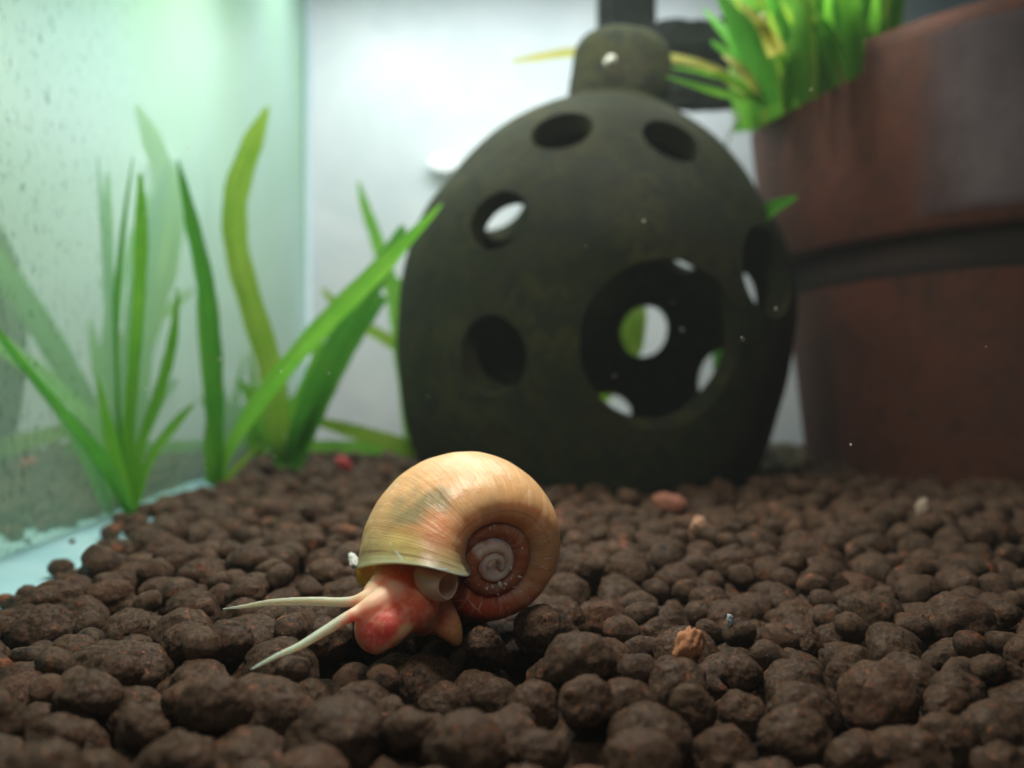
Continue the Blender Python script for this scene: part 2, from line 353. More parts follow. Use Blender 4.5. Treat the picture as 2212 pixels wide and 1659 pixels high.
# golden rim along the suture, white flakes and scratches stuck to the shell
def flakes():
    v = []; f = []
    def add(pos, n, L, w, th):
        n = n / np.linalg.norm(n); a = np.cross(n, rng.normal(size=3)) if th is None else th; a = a - n * (a @ n); a /= np.linalg.norm(a); b = np.cross(n, a)
        o = len(v); K = 7
        for k in range(K):
            q = 2 * math.pi * k / K; rr = rng.uniform(.6, 1.2); v.append(pos + a * L * math.cos(q) * rr + b * w * math.sin(q) * rr + n * .004)
        v.append(pos + n * .012)
        for k in range(K): f.append((o + k, o + (k + 1) % K, o + K))
    for i in range(14):
        a_ = rng.choice([-6.9, -7.6, -8.3, -10.5, -12]) + rng.normal() * .35; p_ = rng.uniform(.6, 1.9); p = shell_pt([a_], [p_])[0]; add(p, sn, rng.uniform(.006, .018), rng.uniform(.004, .010), None)
    for i in range(26):
        a_ = rng.uniform(-6.1, -3.0); p_ = rng.uniform(1.5, 2.3); p = shell_pt([a_], [p_])[0]; q = shell_pt([a_], [p_ + .1])[0]
        add(p, sn, rng.uniform(.01, .045), .003, q - p)
    for x, y, L in ((1735, 880, .05), (1690, 890, .035), (1760, 870, .03), (1800, 800, .03), (1660, 910, .025), (1850, 850, .03), (1860, 690, .02)):
        add(surf(x, y), sn, L, L * .4, None)
    return mesh('shell_flake', v, f, False)
tag(child('shell_flake', flakes(), m_simple('chalky_flake', (.75, .70, .62), (.9, .85, .78), 8), snail), label='white chalky flakes and scratches on the spire', kind='stuff')

# ---------------------------------------------------------------- snail body: one remeshed surface
K1 = .37203 / F
def cp(x, y, Y): u, v_ = c1(x, y); return P(u, v_, Y)
bv = []; bf = []
def ell(c, r, q=None, n=18):
    o = len(bv)
    for i in range(n + 1):
        th = math.pi * i / n
        for j in range(2 * n):
            p = math.pi * j / n; d = Vector((math.sin(th) * math.cos(p) * r[0], math.sin(th) * math.sin(p) * r[1], math.cos(th) * r[2]))
            if q: d.rotate(q)
            bv.append(c + d)
    for i in range(n):
        for j in range(2 * n):
            a = o + i * 2 * n + j; b = o + i * 2 * n + (j + 1) % (2 * n); bf.append((a, a + 2 * n, b + 2 * n, b))
def chain(nodes, steps=10, flat=1.):
    ps = spline([Vector((*cp(x, y, Y), r * K1 * Y)).to_4d() if False else Vector((*cp(x, y, Y), r * K1 * Y)) for x, y, Y, r in nodes], steps * (len(nodes) - 1) + 1)
    for p in ps:
        r = max(p[3], .004); ell(Vector(p[:3]), (r, r * flat, r), n=8 if r < .08 else 12)
chain([(1230, 640, 7.75, 210), (1200, 800, 7.5, 200), (1160, 900, 7.3, 185), (1085, 985, 7.15, 170), (1050, 1075, 7.0, 160)], 6)
chain([(1050, 1075, 7.0, 160), (1005, 1150, 6.9, 128), (1010, 1190, 6.85, 100)], 6)
chain([(1000, 1120, 6.9, 120), (1070, 1130, 6.88, 115), (1120, 1110, 6.9, 100), (1180, 1060, 6.95, 100), (1250, 1010, 7.1, 120)], 8)
chain([(1150, 900, 7.35, 160), (1250, 990, 7.35, 165), (1300, 1040, 7.35, 135)], 6)
chain([(1240, 1030, 7.3, 125), (1270, 1115, 7.2, 72)], 6)
chain([(1030, 1120, 6.95, 138), (1060, 1130, 6.92, 128), (1100, 1110, 6.95, 115)], 5)
chain([(1100, 1100, 7.0, 100), (1190, 1065, 7.0, 105), (1260, 1070, 7.15, 95)], 6)
chain([(1300, 1010, 7.4, 140), (1380, 1080, 7.35, 100), (1430, 1140, 7.3, 74), (1460, 1195, 7.3, 48), (1472, 1225, 7.3, 26)], 8)
chain([(1250, 1000, 7.5, 130), (1420, 990, 7.9, 130), (1600, 1010, 8.4, 110)], 8)
chain([(1260, 800, 7.5, 170), (1400, 850, 7.7, 130)], 5)
chain([(1010, 980, 7.05, 90), (940, 985, 7.0, 60), (885, 985, 7.0, 36), (800, 990, 6.98, 30), (600, 984, 6.93, 27), (400, 990, 6.88, 21), (250, 1012, 6.85, 15), (110, 1030, 6.82, 8)], 34)
chain([(1090, 965, 7.0, 90), (980, 1015, 6.86, 64), (900, 1050, 6.8, 44), (820, 1088, 6.7, 36), (700, 1160, 6.55, 31), (560, 1243, 6.35, 25), (420, 1305, 6.15, 19), (280, 1378, 5.98, 12)], 40)
bm_ = bpy.data.meshes.new('body_src'); bm_.from_pydata([tuple(p) for p in bv], [], bf)
ob = bpy.data.objects.new('body_src', bm_); COL.objects.link(ob)
rm = ob.modifiers.new('r', 'REMESH'); rm.mode = 'VOXEL'; rm.voxel_size = .011
sm = ob.modifiers.new('s', 'SMOOTH'); sm.iterations = 16; sm.factor = .5
dg = bpy.context.evaluated_depsgraph_get(); body = bpy.data.meshes.new_from_object(ob.evaluated_get(dg)); bpy.data.objects.remove(ob)
n = len(body.vertices); bp = np.empty(n * 3); body.vertices.foreach_get('co', bp); bp = bp.reshape(-1, 3)
bc = np.empty((n, 3)); bc[:] = (.80, .32, .18)
def bb(x, y, Y, r, c, s=1.):
    global bc; d = np.linalg.norm(bp - np.array(cp(x, y, Y)), axis=1); m = np.clip((r - d) / (.6 * r), 0, 1)[:, None] * s; m = m * m * (3 - 2 * m); bc = bc * (1 - m) + np.array(c) * m
bb(1120, 810, 7.3, .55, (.90, .56, .30), .8)
bb(1030, 1270, 6.8, .24, (.92, .50, .30), .7); bb(1160, 1190, 6.8, .2, (.92, .55, .28), .8); bb(880, 1150, 6.8, .2, (.90, .42, .28), .7)
bb(1290, 1180, 7.1, .17, (.88, .45, .22), .8); bb(1450, 1190, 7.3, .3, (.72, .30, .09), .9)
bb(1230, 1000, 7.05, .48, (.76, .17, .075), 1.)
bb(1070, 1080, 6.75, .44, (.76, .15, .085), 1.)
bb(1000, 1120, 6.65, .28, (.76, .10, .085), .9)
bb(1150, 900, 7.0, .22, (.88, .20, .10), .7)
bb(910, 950, 6.9, .24, (.86, .56, .40), .9)
for k in range(8): bb(915 + 28 * k, 1042 - 17 * k, 6.78 + .03 * k, .13, (.90, .56, .40), .85)
bb(1120, 1240, 6.8, .13, (.92, .58, .32), .85); bb(1175, 1165, 6.8, .11, (.94, .62, .32), .9); bb(1040, 1290, 6.8, .13, (.92, .52, .32), .8)
_n = np.array([noise.noise(Vector(p * 11)) + .5 * noise.noise(Vector(p * 27)) for p in bp])[:, None]
_w = np.clip(_n * .9, 0, .28); bc = bc * (1 - _w) + np.array((.95, .50, .30)) * _w
# tentacles are pale grey green
prj = np.stack([CU + bp[:, 0] / bp[:, 1] * F, CV - (bp[:, 2] - CAMZ) / bp[:, 1] * F], -1)
tm = np.clip((bp[:, 0] * -1 - (-(cp(905, 1000, 6.95)[0]))) / .12, 0, 1)[:, None]; bc = bc * (1 - tm) + np.array((.56, .66, .52)) * tm
ca = body.color_attributes.new('pigment', 'FLOAT_COLOR', 'POINT'); ca.data.foreach_set('color', np.concatenate([np.clip(bc, 0, 1), 1 - .42 * tm * np.clip(.55 + (cp(905, 1000, 6.95)[0] - bp[:, 0:1]) / 1.2, 0, 1)], 1).ravel())
body.polygons.foreach_set('use_smooth', [True] * len(body.polygons))
child('body', body, MBD, snail)
# curled breathing flap under the lip
fv = []; NF = 40
rings = [(1255, 800, 7.28, 40, 45), (1290, 830, 7.16, 78, 70), (1330, 862, 7.04, 92, 88), (1368, 884, 6.96, 92, 94), (1398, 892, 6.90, 78, 90), (1415, 893, 6.86, 66, 84), (1424, 892, 6.84, 56, 80)]
rings = spline([Vector((*cp(x, y, Y), a)).to_3d() for x, y, Y, a, b_ in rings], 22), spline([Vector((a, b_, 0)) for x, y, Y, a, b_ in rings], 22)
for c_, ab in zip(*rings):
    for j in range(NF):
        q = 2 * math.pi * j / NF; k_ = K1 * c_.y; w_ = 1 + .06 * math.sin(3 * q + c_.y * 9)
        fv.append(c_ + Vector((math.cos(q) * ab.x * k_ * w_ + .12 * math.sin(q) * ab.y * k_, .03 * math.cos(q), math.sin(q) * ab.y * k_ * w_)))
fm = mesh('breathing_flap', fv, grid_faces(22, NF, True))
ca = fm.color_attributes.new('pigment', 'FLOAT_COLOR', 'POINT'); ca.data.foreach_set('color', [.92, .66, .50, 1] * len(fv))
fo = child('breathing_flap', fm, MFL, snail); so = fo.modifiers.new('s', 'SOLIDIFY'); so.thickness = .012

# ---------------------------------------------------------------- soil granules
def gran_mesh(sub, seed, lump):
    import bmesh
    b = bmesh.new(); bmesh.ops.create_icosphere(b, subdivisions=sub, radius=1)
    rs = random.Random(seed); ex = Vector((rs.uniform(.92, 1.32), rs.uniform(.86, 1.05), rs.uniform(.8, .98)))
    l2 = [(Vector((rs.uniform(-1, 1), rs.uniform(-1, 1), rs.uniform(-1, 1))).normalized(), rs.uniform(.15, .35)) for _ in range(lump)]
    off = Vector((seed * 7.3, 1, 2))
    for v_ in b.verts:
        d = v_.co.normalized(); r = 1 + .15 * noise.noise(d * 1.3 + off) + .07 * noise.noise(d * 3.1 + off)
        if sub >= 4: r += .030 * noise.noise(d * 6 + off) + .022 * noise.noise(d * 15 + off) + .012 * noise.noise(d * 31 + off)
        for a, h in l2: r += h * max(0, (d.dot(a) - .55) / .45) ** 1.3 * .8
        v_.co = Vector((d.x * ex.x, d.y * ex.y, d.z * ex.z)) * r * .97
    m = bpy.data.meshes.new('granule'); b.to_mesh(m); b.free(); m.polygons.foreach_set('use_smooth', [True] * len(m.polygons)); m.materials.append(MG); return m
HI = [gran_mesh(5, s, (0, 1, 1, 2, 0, 2)[s % 6]) for s in range(14)]
LO = [gran_mesh(3, s + 50, (0, 1, 1, 2)[s % 4]) for s in range(8)]
FLOOR = -.80
# bodies the soil must not poke into
obst = []
def inside_snail(x, y, z, r):
    for (ox, oy, oz, orr) in obst:
        if (x - ox) ** 2 + (y - oy) ** 2 + (z - oz) ** 2 < (r + orr) ** 2: return True
    return False
for a_, h_ in ((1040, 1100), (1100, 1000), (1010, 1150)): p = cp(a_, h_, 6.95); obst.append((*p, .21))
for x, y, Y, r in ((1250, 1000, 7.4, .2), (1350, 1050, 7.4, .16), (1450, 1190, 7.3, .06), (1500, 1010, 8.1, .18)): obst.append((*cp(x, y, Y), r))
for q in range(14):
    a_ = -2 * math.pi * q / 14; c_ = shell_pt([a_], [0.])[0]; c2_ = shell_pt([a_], [math.pi])[0]
    for ph_ in (0.9, 2.2, 4.1, 5.4):
        e_ = shell_pt([a_], [ph_])[0]; m_ = (c_ + c2_) / 2 * .45 + e_ * .55; obst.append((*m_, .17 * math.exp(a_ * .07)))
for t_ in np.linspace(0, 1, 24):
    obst.append((*cp(890 - 780 * t_, 984 + 46 * t_, 7 - .18 * t_), .035)); obst.append((*cp(900 - 620 * t_, 1045 + 333 * t_, 6.8 - .82 * t_), .035))
POT = (16.0, 23.8, 7.0)
_pc = P(2300, 829, 23.8); POTX = _pc.x
BALLX = 1.99
cells = {}; CS = .6; gr = []
def near(x, y):
    ix, iy = int(x // CS), int(y // CS)
    for a in (-1, 0, 1):
        for b in (-1, 0, 1): yield from cells.get((ix + a, iy + b), ())
def height(x, y, r):
    z = FLOOR + r * .9
    for (X, Y, Z, R) in near(x, y):
        d2 = (x - X) ** 2 + (y - Y) ** 2; s = (r + R) * .95
        if d2 < s * s: z = max(z, Z + math.sqrt(s * s - d2) * .96)
    return z
def put(x, y, r, z=None):
    if z is None: z = height(x, y, r)
    g = (x, y, z, r); gr.append(g); cells.setdefault((int(x // CS), int(y // CS)), []).append(g)
rp = random.Random(11)
# two granules that carry the shell
for (x, y, Y, r) in ((1945, 1150, 7.35, 158), (1625, 1235, 6.95, 118), (2180, 1345, 6.2, 190)):
    p = cp(x, y, Y); put(p.x, p.y, r * K1 * Y, p.z)
N = 0; tries = 0
while tries < 8000:
    tries += 1
    y = 2.9 + 27 * (tries / 8000.) ** 0 * rp.random() ** 1.12
    xr = .66 * y + .8; xl = max(-xr, soil_left(y))
    x = rp.uniform(xl + .2, xr)
    r = rp.choice((.14, .19, .22, .25, .27, .31)) * rp.uniform(.9, 1.12) * (1.1 if y < 6 else 1.)
    z = height(x, y, r)
    for _ in range(7):
        best = None
        for k in range(6):
            q = k * math.pi / 3 + rp.random(); nx, ny = x + .09 * math.cos(q), y + .09 * math.sin(q)
            if nx < soil_left(ny) + .05: continue
            zz = height(nx, ny, r)
            if zz < z - .01 and (best is None or zz < best[0]): best = (zz, nx, ny)
        if best is None: break
        z, x, y = best
    top = -.03 + .07 * math.sin(x * .9 + y * .5) + .05 * math.sin(y * 1.3 - x * .4)
    if z + r > top + .15 + .10 * rp.random() ** 3: continue
    if (x - BALLX) ** 2 + (y - 21.5) ** 2 < 3.9 ** 2: continue
    if (x - POTX) ** 2 + (y - 23.8) ** 2 < 6.7 ** 2: continue
    if x < soil_left(y) + r * .8 or inside_snail(x, y, z, r * .82): continue
    if -1.4 < x < .45 and 5.3 < y < 7.3 and z + r > (-.02 if y > 6.3 else .04): continue
    put(x, y, r, z)
for _ in range(26):
    y = rp.uniform(8, 16); x = soil_left(y) - abs(rp.gauss(0, .35)); r = rp.uniform(.05, .17)
    if x > GX(y) + .3: put(x, y, r, -.41 + r * .8)
print('granules', len(gr))
bed = link('soil_bed', mesh('soil_bed', *[(lambda: ([(x, y, -.62 + .03 * math.sin(3 * x + y)) for y in np.linspace(1.5, 33.9, 50) for x in [soil_left(y) + .25 + (21 - soil_left(y)) * k / 30 for k in range(31)]], grid_faces(50, 31, False)))()][0]), m_simple('dark_soil_dust', (.018, .012, .009), (.03, .02, .015), 4))
tag(bed, kind='structure')
def vis(g): return g[3] / g[1] * (1 if g[2] + g[3] > -.18 else .25) * (1 if abs(g[0]) < .62 * g[1] + g[3] else .01) * (0.01 if g[1] < 3.4 else 1)
order = sorted(range(len(gr)), key=lambda i: -vis(gr[i]))
rg = random.Random(3)
for i in order[:298]:
    x, y, z, r = gr[i]; o = link('granule', HI[rg.randrange(len(HI))], None, bed)
    o.location = (x, y, z); o.rotation_euler = (rg.uniform(-.5, .5), rg.uniform(-.5, .5), rg.uniform(0, 6.28)); o.scale = (r, r, r)
# all the smaller ones: real geometry joined into one part
lo = []
for m in LO:
    a = np.empty(len(m.vertices) * 3); m.vertices.foreach_get('co', a); lo.append((a.reshape(-1, 3), np.array([tuple(p.vertices) for p in m.polygons])))
VV = []; FF = []; TT = []; off = 0
from mathutils import Euler
for i in order[298:]:
    x, y, z, r = gr[i]; a, fc = lo[rg.randrange(len(lo))]
    M = np.array(Euler((rg.uniform(-.5, .5), rg.uniform(-.5, .5), rg.uniform(0, 6.28))).to_matrix())
    VV.append(a @ M.T * r + np.array((x, y, z))); FF.append(fc + off); TT.append(np.full(len(a), rg.random())); off += len(a)
VV = np.concatenate(VV); FF = np.concatenate(FF); TT = np.concatenate(TT)
m = bpy.data.meshes.new('granule'); m.vertices.add(len(VV)); m.vertices.foreach_set('co', VV.ravel()); m.loops.add(FF.size); m.loops.foreach_set('vertex_index', FF.ravel().astype(np.int32))
m.polygons.add(len(FF)); m.polygons.foreach_set('loop_start', np.arange(0, FF.size, 3, dtype=np.int32)); m.polygons.foreach_set('loop_total', np.full(len(FF), 3, dtype=np.int32)); m.update(calc_edges=True)
m.polygons.foreach_set('use_smooth', [True] * len(FF)); at = m.attributes.new('tint', 'FLOAT', 'POINT'); at.data.foreach_set('value', TT)
print('tris far', len(FF)); m.materials.append(MG); tag(link('granule_mass', m, None, bed), kind='stuff')

# ---------------------------------------------------------------- small odd pieces on the soil
def ztop(x, y): return max([Z + math.sqrt(max(R * R - (x - X) ** 2 - (y - Y) ** 2, 0)) for X, Y, Z, R in near(x, y) if (x - X) ** 2 + (y - Y) ** 2 < R * R] or [0])
def chip(name, u, v, Y, r, c1_, c2_, label, cat, sc=(1, 1, 1), seed=0, group=None):
    me = gran_mesh(4, seed + 90, 2)
    for v_ in me.vertices: v_.co *= 1 + .22 * noise.noise(v_.co * 2.6 + Vector((seed, 0, 0))) + .10 * noise.noise(v_.co * 7); me.materials.clear(); me.materials.append(m_simple(name + '_stone', c1_, c2_, 6, .6, .6)); me.name = name
    p = P(u, v, Y); o = link(name, me); o.location = p; o.scale = (r * sc[0], r * sc[1], r * sc[2]); o.rotation_euler = (seed * .7, seed * 1.1, seed * 1.9)
    return tag(o, label, cat, group)
chip('clay_flake', 1490, 1402, 6.55, .16, (.35, .13, .05), (.60, .28, .13), 'rough orange clay flake lying between dark granules right of the snail', 'clay flake', (1.1, .7, .8), 1)
chip('clay_fragment', 1515, 1142, 11.8, .19, (.40, .2, .12), (.6, .38, .25), 'small peach clay fragment on the soil right of the shell', 'clay fragment', (1, .7, .7), 2)
chip('clay_lump', 1443, 1086, 14.9, .22, (.22, .07, .04), (.36, .14, .08), 'rust red clay lump at the foot of the hollow ball', 'clay lump', (1.1, .8, .6), 3)
chip('pale_pebble', 1995, 1100, 13.8, .17, (.55, .42, .3), (.8, .7, .58), 'pale cream pebble on the soil in front of the terracotta pot', 'pebble', (1, .6, .5), 4)
chip('white_shell_chip', 763, 1211, 8.3, .085, (.7, .78, .75), (.85, .9, .88), 'pointed white chip beside the left edge of the snail shell', 'shell chip', (1.3, .6, .6), 6)
chip('blue_grey_pebble', 1578, 1341, 7.3, .045, (.4, .5, .58), (.6, .68, .75), 'tiny blue grey pebble between dark granules', 'pebble', (1.3, .7, .7), 7)
chip('red_granule', 745, 1003, 20, .20, (.42, .03, .04), (.55, .08, .09), 'blurred red granule by the roots of the green plant', 'granule', (1, 1, .8), 8)
chip('yellow_pebble', 1692, 1000, 22.5, .62, (.42, .35, .18), (.62, .54, .34), 'large pale yellow pebble between the ball and the pot', 'pebble', (1.3, 1, .75), 9)
chip('white_speck', 1317, 131, 20.2, .13, (.55, .6, .5), (.75, .8, .7), 'tiny white snail egg stuck on the ball\'s neck', 'snail egg', (.7, 1, 1.2), 5)

# ---------------------------------------------------------------- hollow ball ornament
prof = [(0, 10.98), (.55, 10.95), (.88, 10.78), (1.06, 10.45), (1.10, 9.9), (1.15, 9.35), (1.2, 9.08), (1.65, 8.9), (2.25, 8.55), (2.85, 8.1), (3.4, 7.5), (3.85, 6.85), (4.3, 6.2), (4.62, 5.5), (4.8, 4.8), (4.88, 4.1), (4.86, 3.3), (4.8, 2.5), (4.66, 1.7), (4.5, .9), (4.25, .2), (4.0, -.3), (3.7, -.75), (0, -.8)]
inner = [(0, 8.35), (1.5, 8.3), (2.4, 7.9), (3.0, 7.25), (3.5, 6.5), (4.0, 5.6), (4.3, 4.7), (4.36, 4.0), (4.3, 3.0), (4.15, 2.0), (3.9, .9), (3.5, 0), (3.0, -.3), (0, -.35)]
def lathe(pr, seg, cx, cy, wob=0.):
    v = [];n = len(pr)
    for i, (r, z) in enumerate(pr):
        for j in range(seg):
            q = 2 * math.pi * j / seg; rr = r * (1 + wob * noise.noise(Vector((math.cos(q) * 1.5, math.sin(q) * 1.5, z * .35)))); v.append((cx + rr * math.cos(q), cy + rr * math.sin(q), z))
    return v
def dens(pr, k):
    s = spline([Vector((a, b, 0)) for a, b in pr], (len(pr) - 1) * k + 1); return [(max(p.x, 0.0), p.y) for p in s]
BY = 21.5; SEG = 128
def shellmesh(nm, pr, seg, cx, cy, flip=False, wob=0.):
    pr = [(max(r, .001), z) for r, z in pr]; v = lathe(pr, seg, cx, cy, wob); f = grid_faces(len(pr), seg); f += [tuple(range(seg))[::-1], tuple(range((len(pr) - 1) * seg, len(pr) * seg))]
    if flip: f = [tuple(reversed(x)) for x in f]
    return v, f
v1, f1 = shellmesh('o', dens(prof, 3), SEG, BALLX, BY, False, .02)
v1 = [((x - BALLX) * (1 + .14 * min(max((z - 9) / .6, 0), 1)) + BALLX + .22 * min(max((z - 8.6) / 1, 0), 1), y, z) for x, y, z in v1]
v2, f2 = shellmesh('i', dens(inner, 3), SEG, BALLX, BY, True)
ang = math.radians(4.4)
tilt = lambda vv: [((x - BALLX) * math.cos(ang) + (z - 3) * math.sin(ang) + BALLX, y, -(x - BALLX) * math.sin(ang) + (z - 3) * math.cos(ang) + 3) for x, y, z in vv]
def solid(nm, v, f):
    m = mesh(nm, v, f); b = bmesh.new(); b.from_mesh(m); bmesh.ops.remove_doubles(b, verts=b.verts, dist=.0001); bmesh.ops.recalc_face_normals(b, faces=b.faces); b.to_mesh(m); b.free(); return m
import bmesh
mb = solid('hollow_ball', tilt(v1), f1); mi = solid('hollow', tilt(v2), f2)
ballo = link('hollow_ball', mb, m_ball())
BC = Vector((BALLX, BY, 4.1)); BR = 4.86
def hit(u, v, back=False):
    o = Vector((0, 0, CAMZ)); d = (P(u, v, 10) - o).normalized(); L = o - BC; bq = L.dot(d); disc = bq * bq - (L.length_squared - BR * BR)
    s = math.sqrt(max(disc, 0)); return o + d * ((-bq + s) if back else (-bq - s))
def cutter(pos, rad, dep=1.5):
    n_ = (pos - BC).normalized(); v, f = tube([pos - n_ * dep, pos - n_ * .35, pos - n_ * .05, pos + n_ * 1.4], [rad * .97, rad * .97, rad * 1.0, rad * 1.1], 40)
    v = [p + ((p - pos) - n_ * (p - pos).dot(n_)) * .07 * noise.noise(p * 1.1) for p in v]; return v, f
cv = []; cf = []
def addc(pos, rad, dep=1.5):
    global cf
    v, f = cutter(pos, rad, dep); o = len(cv); cv.extend(v); cf += [tuple(i + o for i in q) for q in f]
HOLES = [(1210, 274, .68, 0), (1452, 298, .66, 0), (1068, 470, .68, 0), (1070, 762, .78, 0), (1432, 738, 1.70, 0), (1660, 585, 1.0, 0),
         (1397, 720, .80, 1), (1306, 886, .78, 1), (1545, 812, .80, 1), (1490, 532, .66, 1), (1072, 432, .85, 1), (1005, 650, .6, 1), (1628, 642, .80, 1), (1150, 1010, .7, 1)]
for u, v_, r_, bk in HOLES: addc(hit(u, v_, bk), r_)
cm = mesh('c', cv, cf, False); b = bmesh.new(); b.from_mesh(cm); bmesh.ops.recalc_face_normals(b, faces=b.faces); b.to_mesh(cm); b.free()
co = bpy.data.objects.new('c', cm); COL.objects.link(co)
ci = bpy.data.objects.new('ci', mi); COL.objects.link(ci)
bi = ballo.modifiers.new('a', 'BOOLEAN'); bi.object = ci; bi.operation = 'DIFFERENCE'; bi.solver = 'EXACT'
bo = ballo.modifiers.new('b', 'BOOLEAN'); bo.object = co; bo.operation = 'DIFFERENCE'; bo.solver = 'EXACT'; bo.use_self = True
dg = bpy.context.evaluated_depsgraph_get(); nm = bpy.data.meshes.new_from_object(ballo.evaluated_get(dg)); nm.name = 'hollow_ball'
ballo.modifiers.clear(); ballo.data = nm; bpy.data.objects.remove(co); bpy.data.objects.remove(ci); print('ball verts', len(nm.vertices))
nm.polygons.foreach_set('use_smooth', [True] * len(nm.polygons))
try: nm.set_sharp_from_angle(angle=math.radians(40))
except Exception: pass
tag(ballo, 'dark olive hollow ceramic ball with round holes and a stubby neck, standing behind the snail', 'ornament')

# ---------------------------------------------------------------- terracotta pot with its plant
def m_pot():
    t = NT('wet_terracotta'); v = t.n('ShaderNodeTexCoord').outputs['Object']
    col = t.mix(t.ramp(t.noise(v, .35, 5, .6, .3), [(.35, (0, 0, 0)), (.7, (1, 1, 1))]), (.125, .038, .022), (.080, .030, .019))
    col = t.mix(t.ramp(t.noise(v, 2.2, 6, .7), [(.50, (0, 0, 0)), (.72, (1, 1, 1))]), col, (.045, .022, .016))
    return t.done(t.bsdf(col, .7, Normal=t.bump(t.noise(v, 8, 5, .7), .35, .05), Specular_IOR_Level=.25).outputs[0])
pot = empty('terracotta_pot', (POTX, 23.8, -.75)); tag(pot, 'reddish brown terracotta plant pot with a thick rim, cropped by the photo edge', 'pot')
potm = m_pot()
v, f = shellmesh('p', dens([(6.75, -.75), (6.95, 1), (7.2, 3), (7.5, 5.0), (7.5, 5.7), (7.0, 5.75), (6.7, 3), (6.3, 0), (0.1, 0)], 3), 120, POTX, 23.8, False, .006); child('pot_wall', mesh('pot_wall', v, f), potm, pot)
v, f = shellmesh('p', [(7.2, 5.45), (7.9, 5.45), (8.02, 5.6), (8.45, 9.6), (8.42, 10.0), (8.1, 10.15), (7.7, 10.0), (7.5, 5.6)], 120, POTX, 23.8, False, .006); child('pot_rim', mesh('pot_rim', v, f[:-2] + []), potm, pot)
bpy.data.objects['pot_rim'].data.materials[0] = potm
v, f = shellmesh('p', [(7.3, 4.45), (7.44, 4.6), (7.53, 4.8), (7.58, 5.44), (7.3, 5.44)], 120, POTX, 23.8, False, .006); child('rim_shade_band', mesh('rim_shade_band', v, f[:-2]), m_simple('painted_rim_shade', (.022, .016, .014), (.042, .022, .018), 1.2, .95, .3), pot)  # shade under the rim put into a dark coloured band
# mauve reflection painted on the rim as a thin patch
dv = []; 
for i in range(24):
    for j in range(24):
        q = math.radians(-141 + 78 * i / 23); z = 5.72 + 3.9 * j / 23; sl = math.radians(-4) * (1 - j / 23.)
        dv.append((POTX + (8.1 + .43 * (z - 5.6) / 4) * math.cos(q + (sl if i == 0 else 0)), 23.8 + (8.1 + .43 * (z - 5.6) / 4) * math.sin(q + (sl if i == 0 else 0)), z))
tl_ = NT('mauve_reflection'); vv_ = tl_.n('ShaderNodeTexCoord').outputs['Object']; cov = tl_.n('ShaderNodeAttribute'); cov.attribute_name = 'cover'
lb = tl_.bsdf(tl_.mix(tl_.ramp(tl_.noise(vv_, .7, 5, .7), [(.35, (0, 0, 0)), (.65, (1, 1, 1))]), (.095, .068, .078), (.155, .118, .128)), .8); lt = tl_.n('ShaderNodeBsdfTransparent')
lm = mesh('painted_rim_reflection', dv, grid_faces(24, 24, False)); la = lm.attributes.new('cover', 'FLOAT', 'POINT')
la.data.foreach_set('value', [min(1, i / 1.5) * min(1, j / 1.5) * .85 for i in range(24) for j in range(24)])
child('painted_rim_reflection', lm, tl_.done(shader_mix(tl_, cov.outputs['Fac'], lt.outputs[0], lb.outputs[0])), pot)
v, f = shellmesh('p', [(7.6, 9.3), (.01, 9.4)], 80, POTX, 23.8); child('pot_soil', mesh('pot_soil', v, f), m_simple('pot_compost', (.03, .02, .012), (.05, .035, .02), 3), pot)

def leaf(par, pts, widths, mat, name='leaf', n=30, camber=.18, jit=0.0, thick=.006, scale=None):
    ps = spline([P(*p) for p in pts], n); k = len(widths); v = []
    for i, p in enumerate(ps):
        t = i / (n - 1) * (k - 1); j = min(int(t), k - 2); w = (widths[j] * (1 - t + j) + widths[j + 1] * (t - j)) / F * p.y / 2
        w *= 1 + .05 * math.sin(i * 1.7 + pts[0][0])
        T = (ps[min(i + 1, n - 1)] - ps[max(i - 1, 0)]).normalized(); s = T.cross(Vector((.25 * math.sin(pts[0][0] + i * .06), 1, .1))).normalized(); nn = s.cross(T)
        for m_ in (-1, -.5, 0, .5, 1): v.append(p + s * w * m_ - nn * w * camber * (1 - m_ * m_))
    me = mesh(name, v, grid_faces(n, 5, False)); uvl = me.uv_layers.new(name='UVMap')
    for l in me.loops: i = l.vertex_index; uvl.data[l.index].uv = ((i % 5) / 4, (i // 5) / (n - 1) * 3)
    return child(name, me, mat, par)
A = empty('grass_plant', P(470, 1035, 18.2)); tag(A, 'upright green ribbon-leaved plant nearest the left glass, one long blade leaning over the ball', 'plant', 'ribbon-leaved plants in the soil')
YA = 18.9
leaf(A, [(466, 1050, YA), (466, 920, YA), (460, 760, YA), (445, 620, YA), (412, 470, YA), (384, 345, YA)], [30, 42, 46, 44, 34, 3], MD)
leaf(A, [(462, 1045, YA), (448, 880, YA + .2), (432, 700, YA + .2), (428, 560, YA + .2)], [12, 12, 12, 3], ML)
leaf(A, [(470, 1048, YA), (500, 960, YA), (580, 840, YA - .5), (700, 700, YA - 1.2), (820, 580, YA - 1.7), (955, 440, YA - 2.2)], [16, 26, 38, 44, 42, 4], ML)
leaf(A, [(478, 1045, YA), (520, 1000, YA - .2), (560, 960, YA - .4)], [14, 16, 3], MY)
leaf(A, [(455, 1045, YA), (452, 960, YA - .2), (448, 900, YA - .3)], [22, 26, 4], ML)
B = empty('grass_plant', P(625, 1005, 21)); tag(B, 'green plant with broad yellow-green curved blade, rooted beside the ball', 'plant', 'ribbon-leaved plants in the soil')
YB = 21
leaf(B, [(618, 1010, YB), (600, 920, YB), (585, 800, YB), (540, 650, YB), (510, 530, YB), (510, 420, YB), (545, 310, YB), (578, 232, YB)], [36, 62, 58, 56, 54, 54, 46, 8], MY)
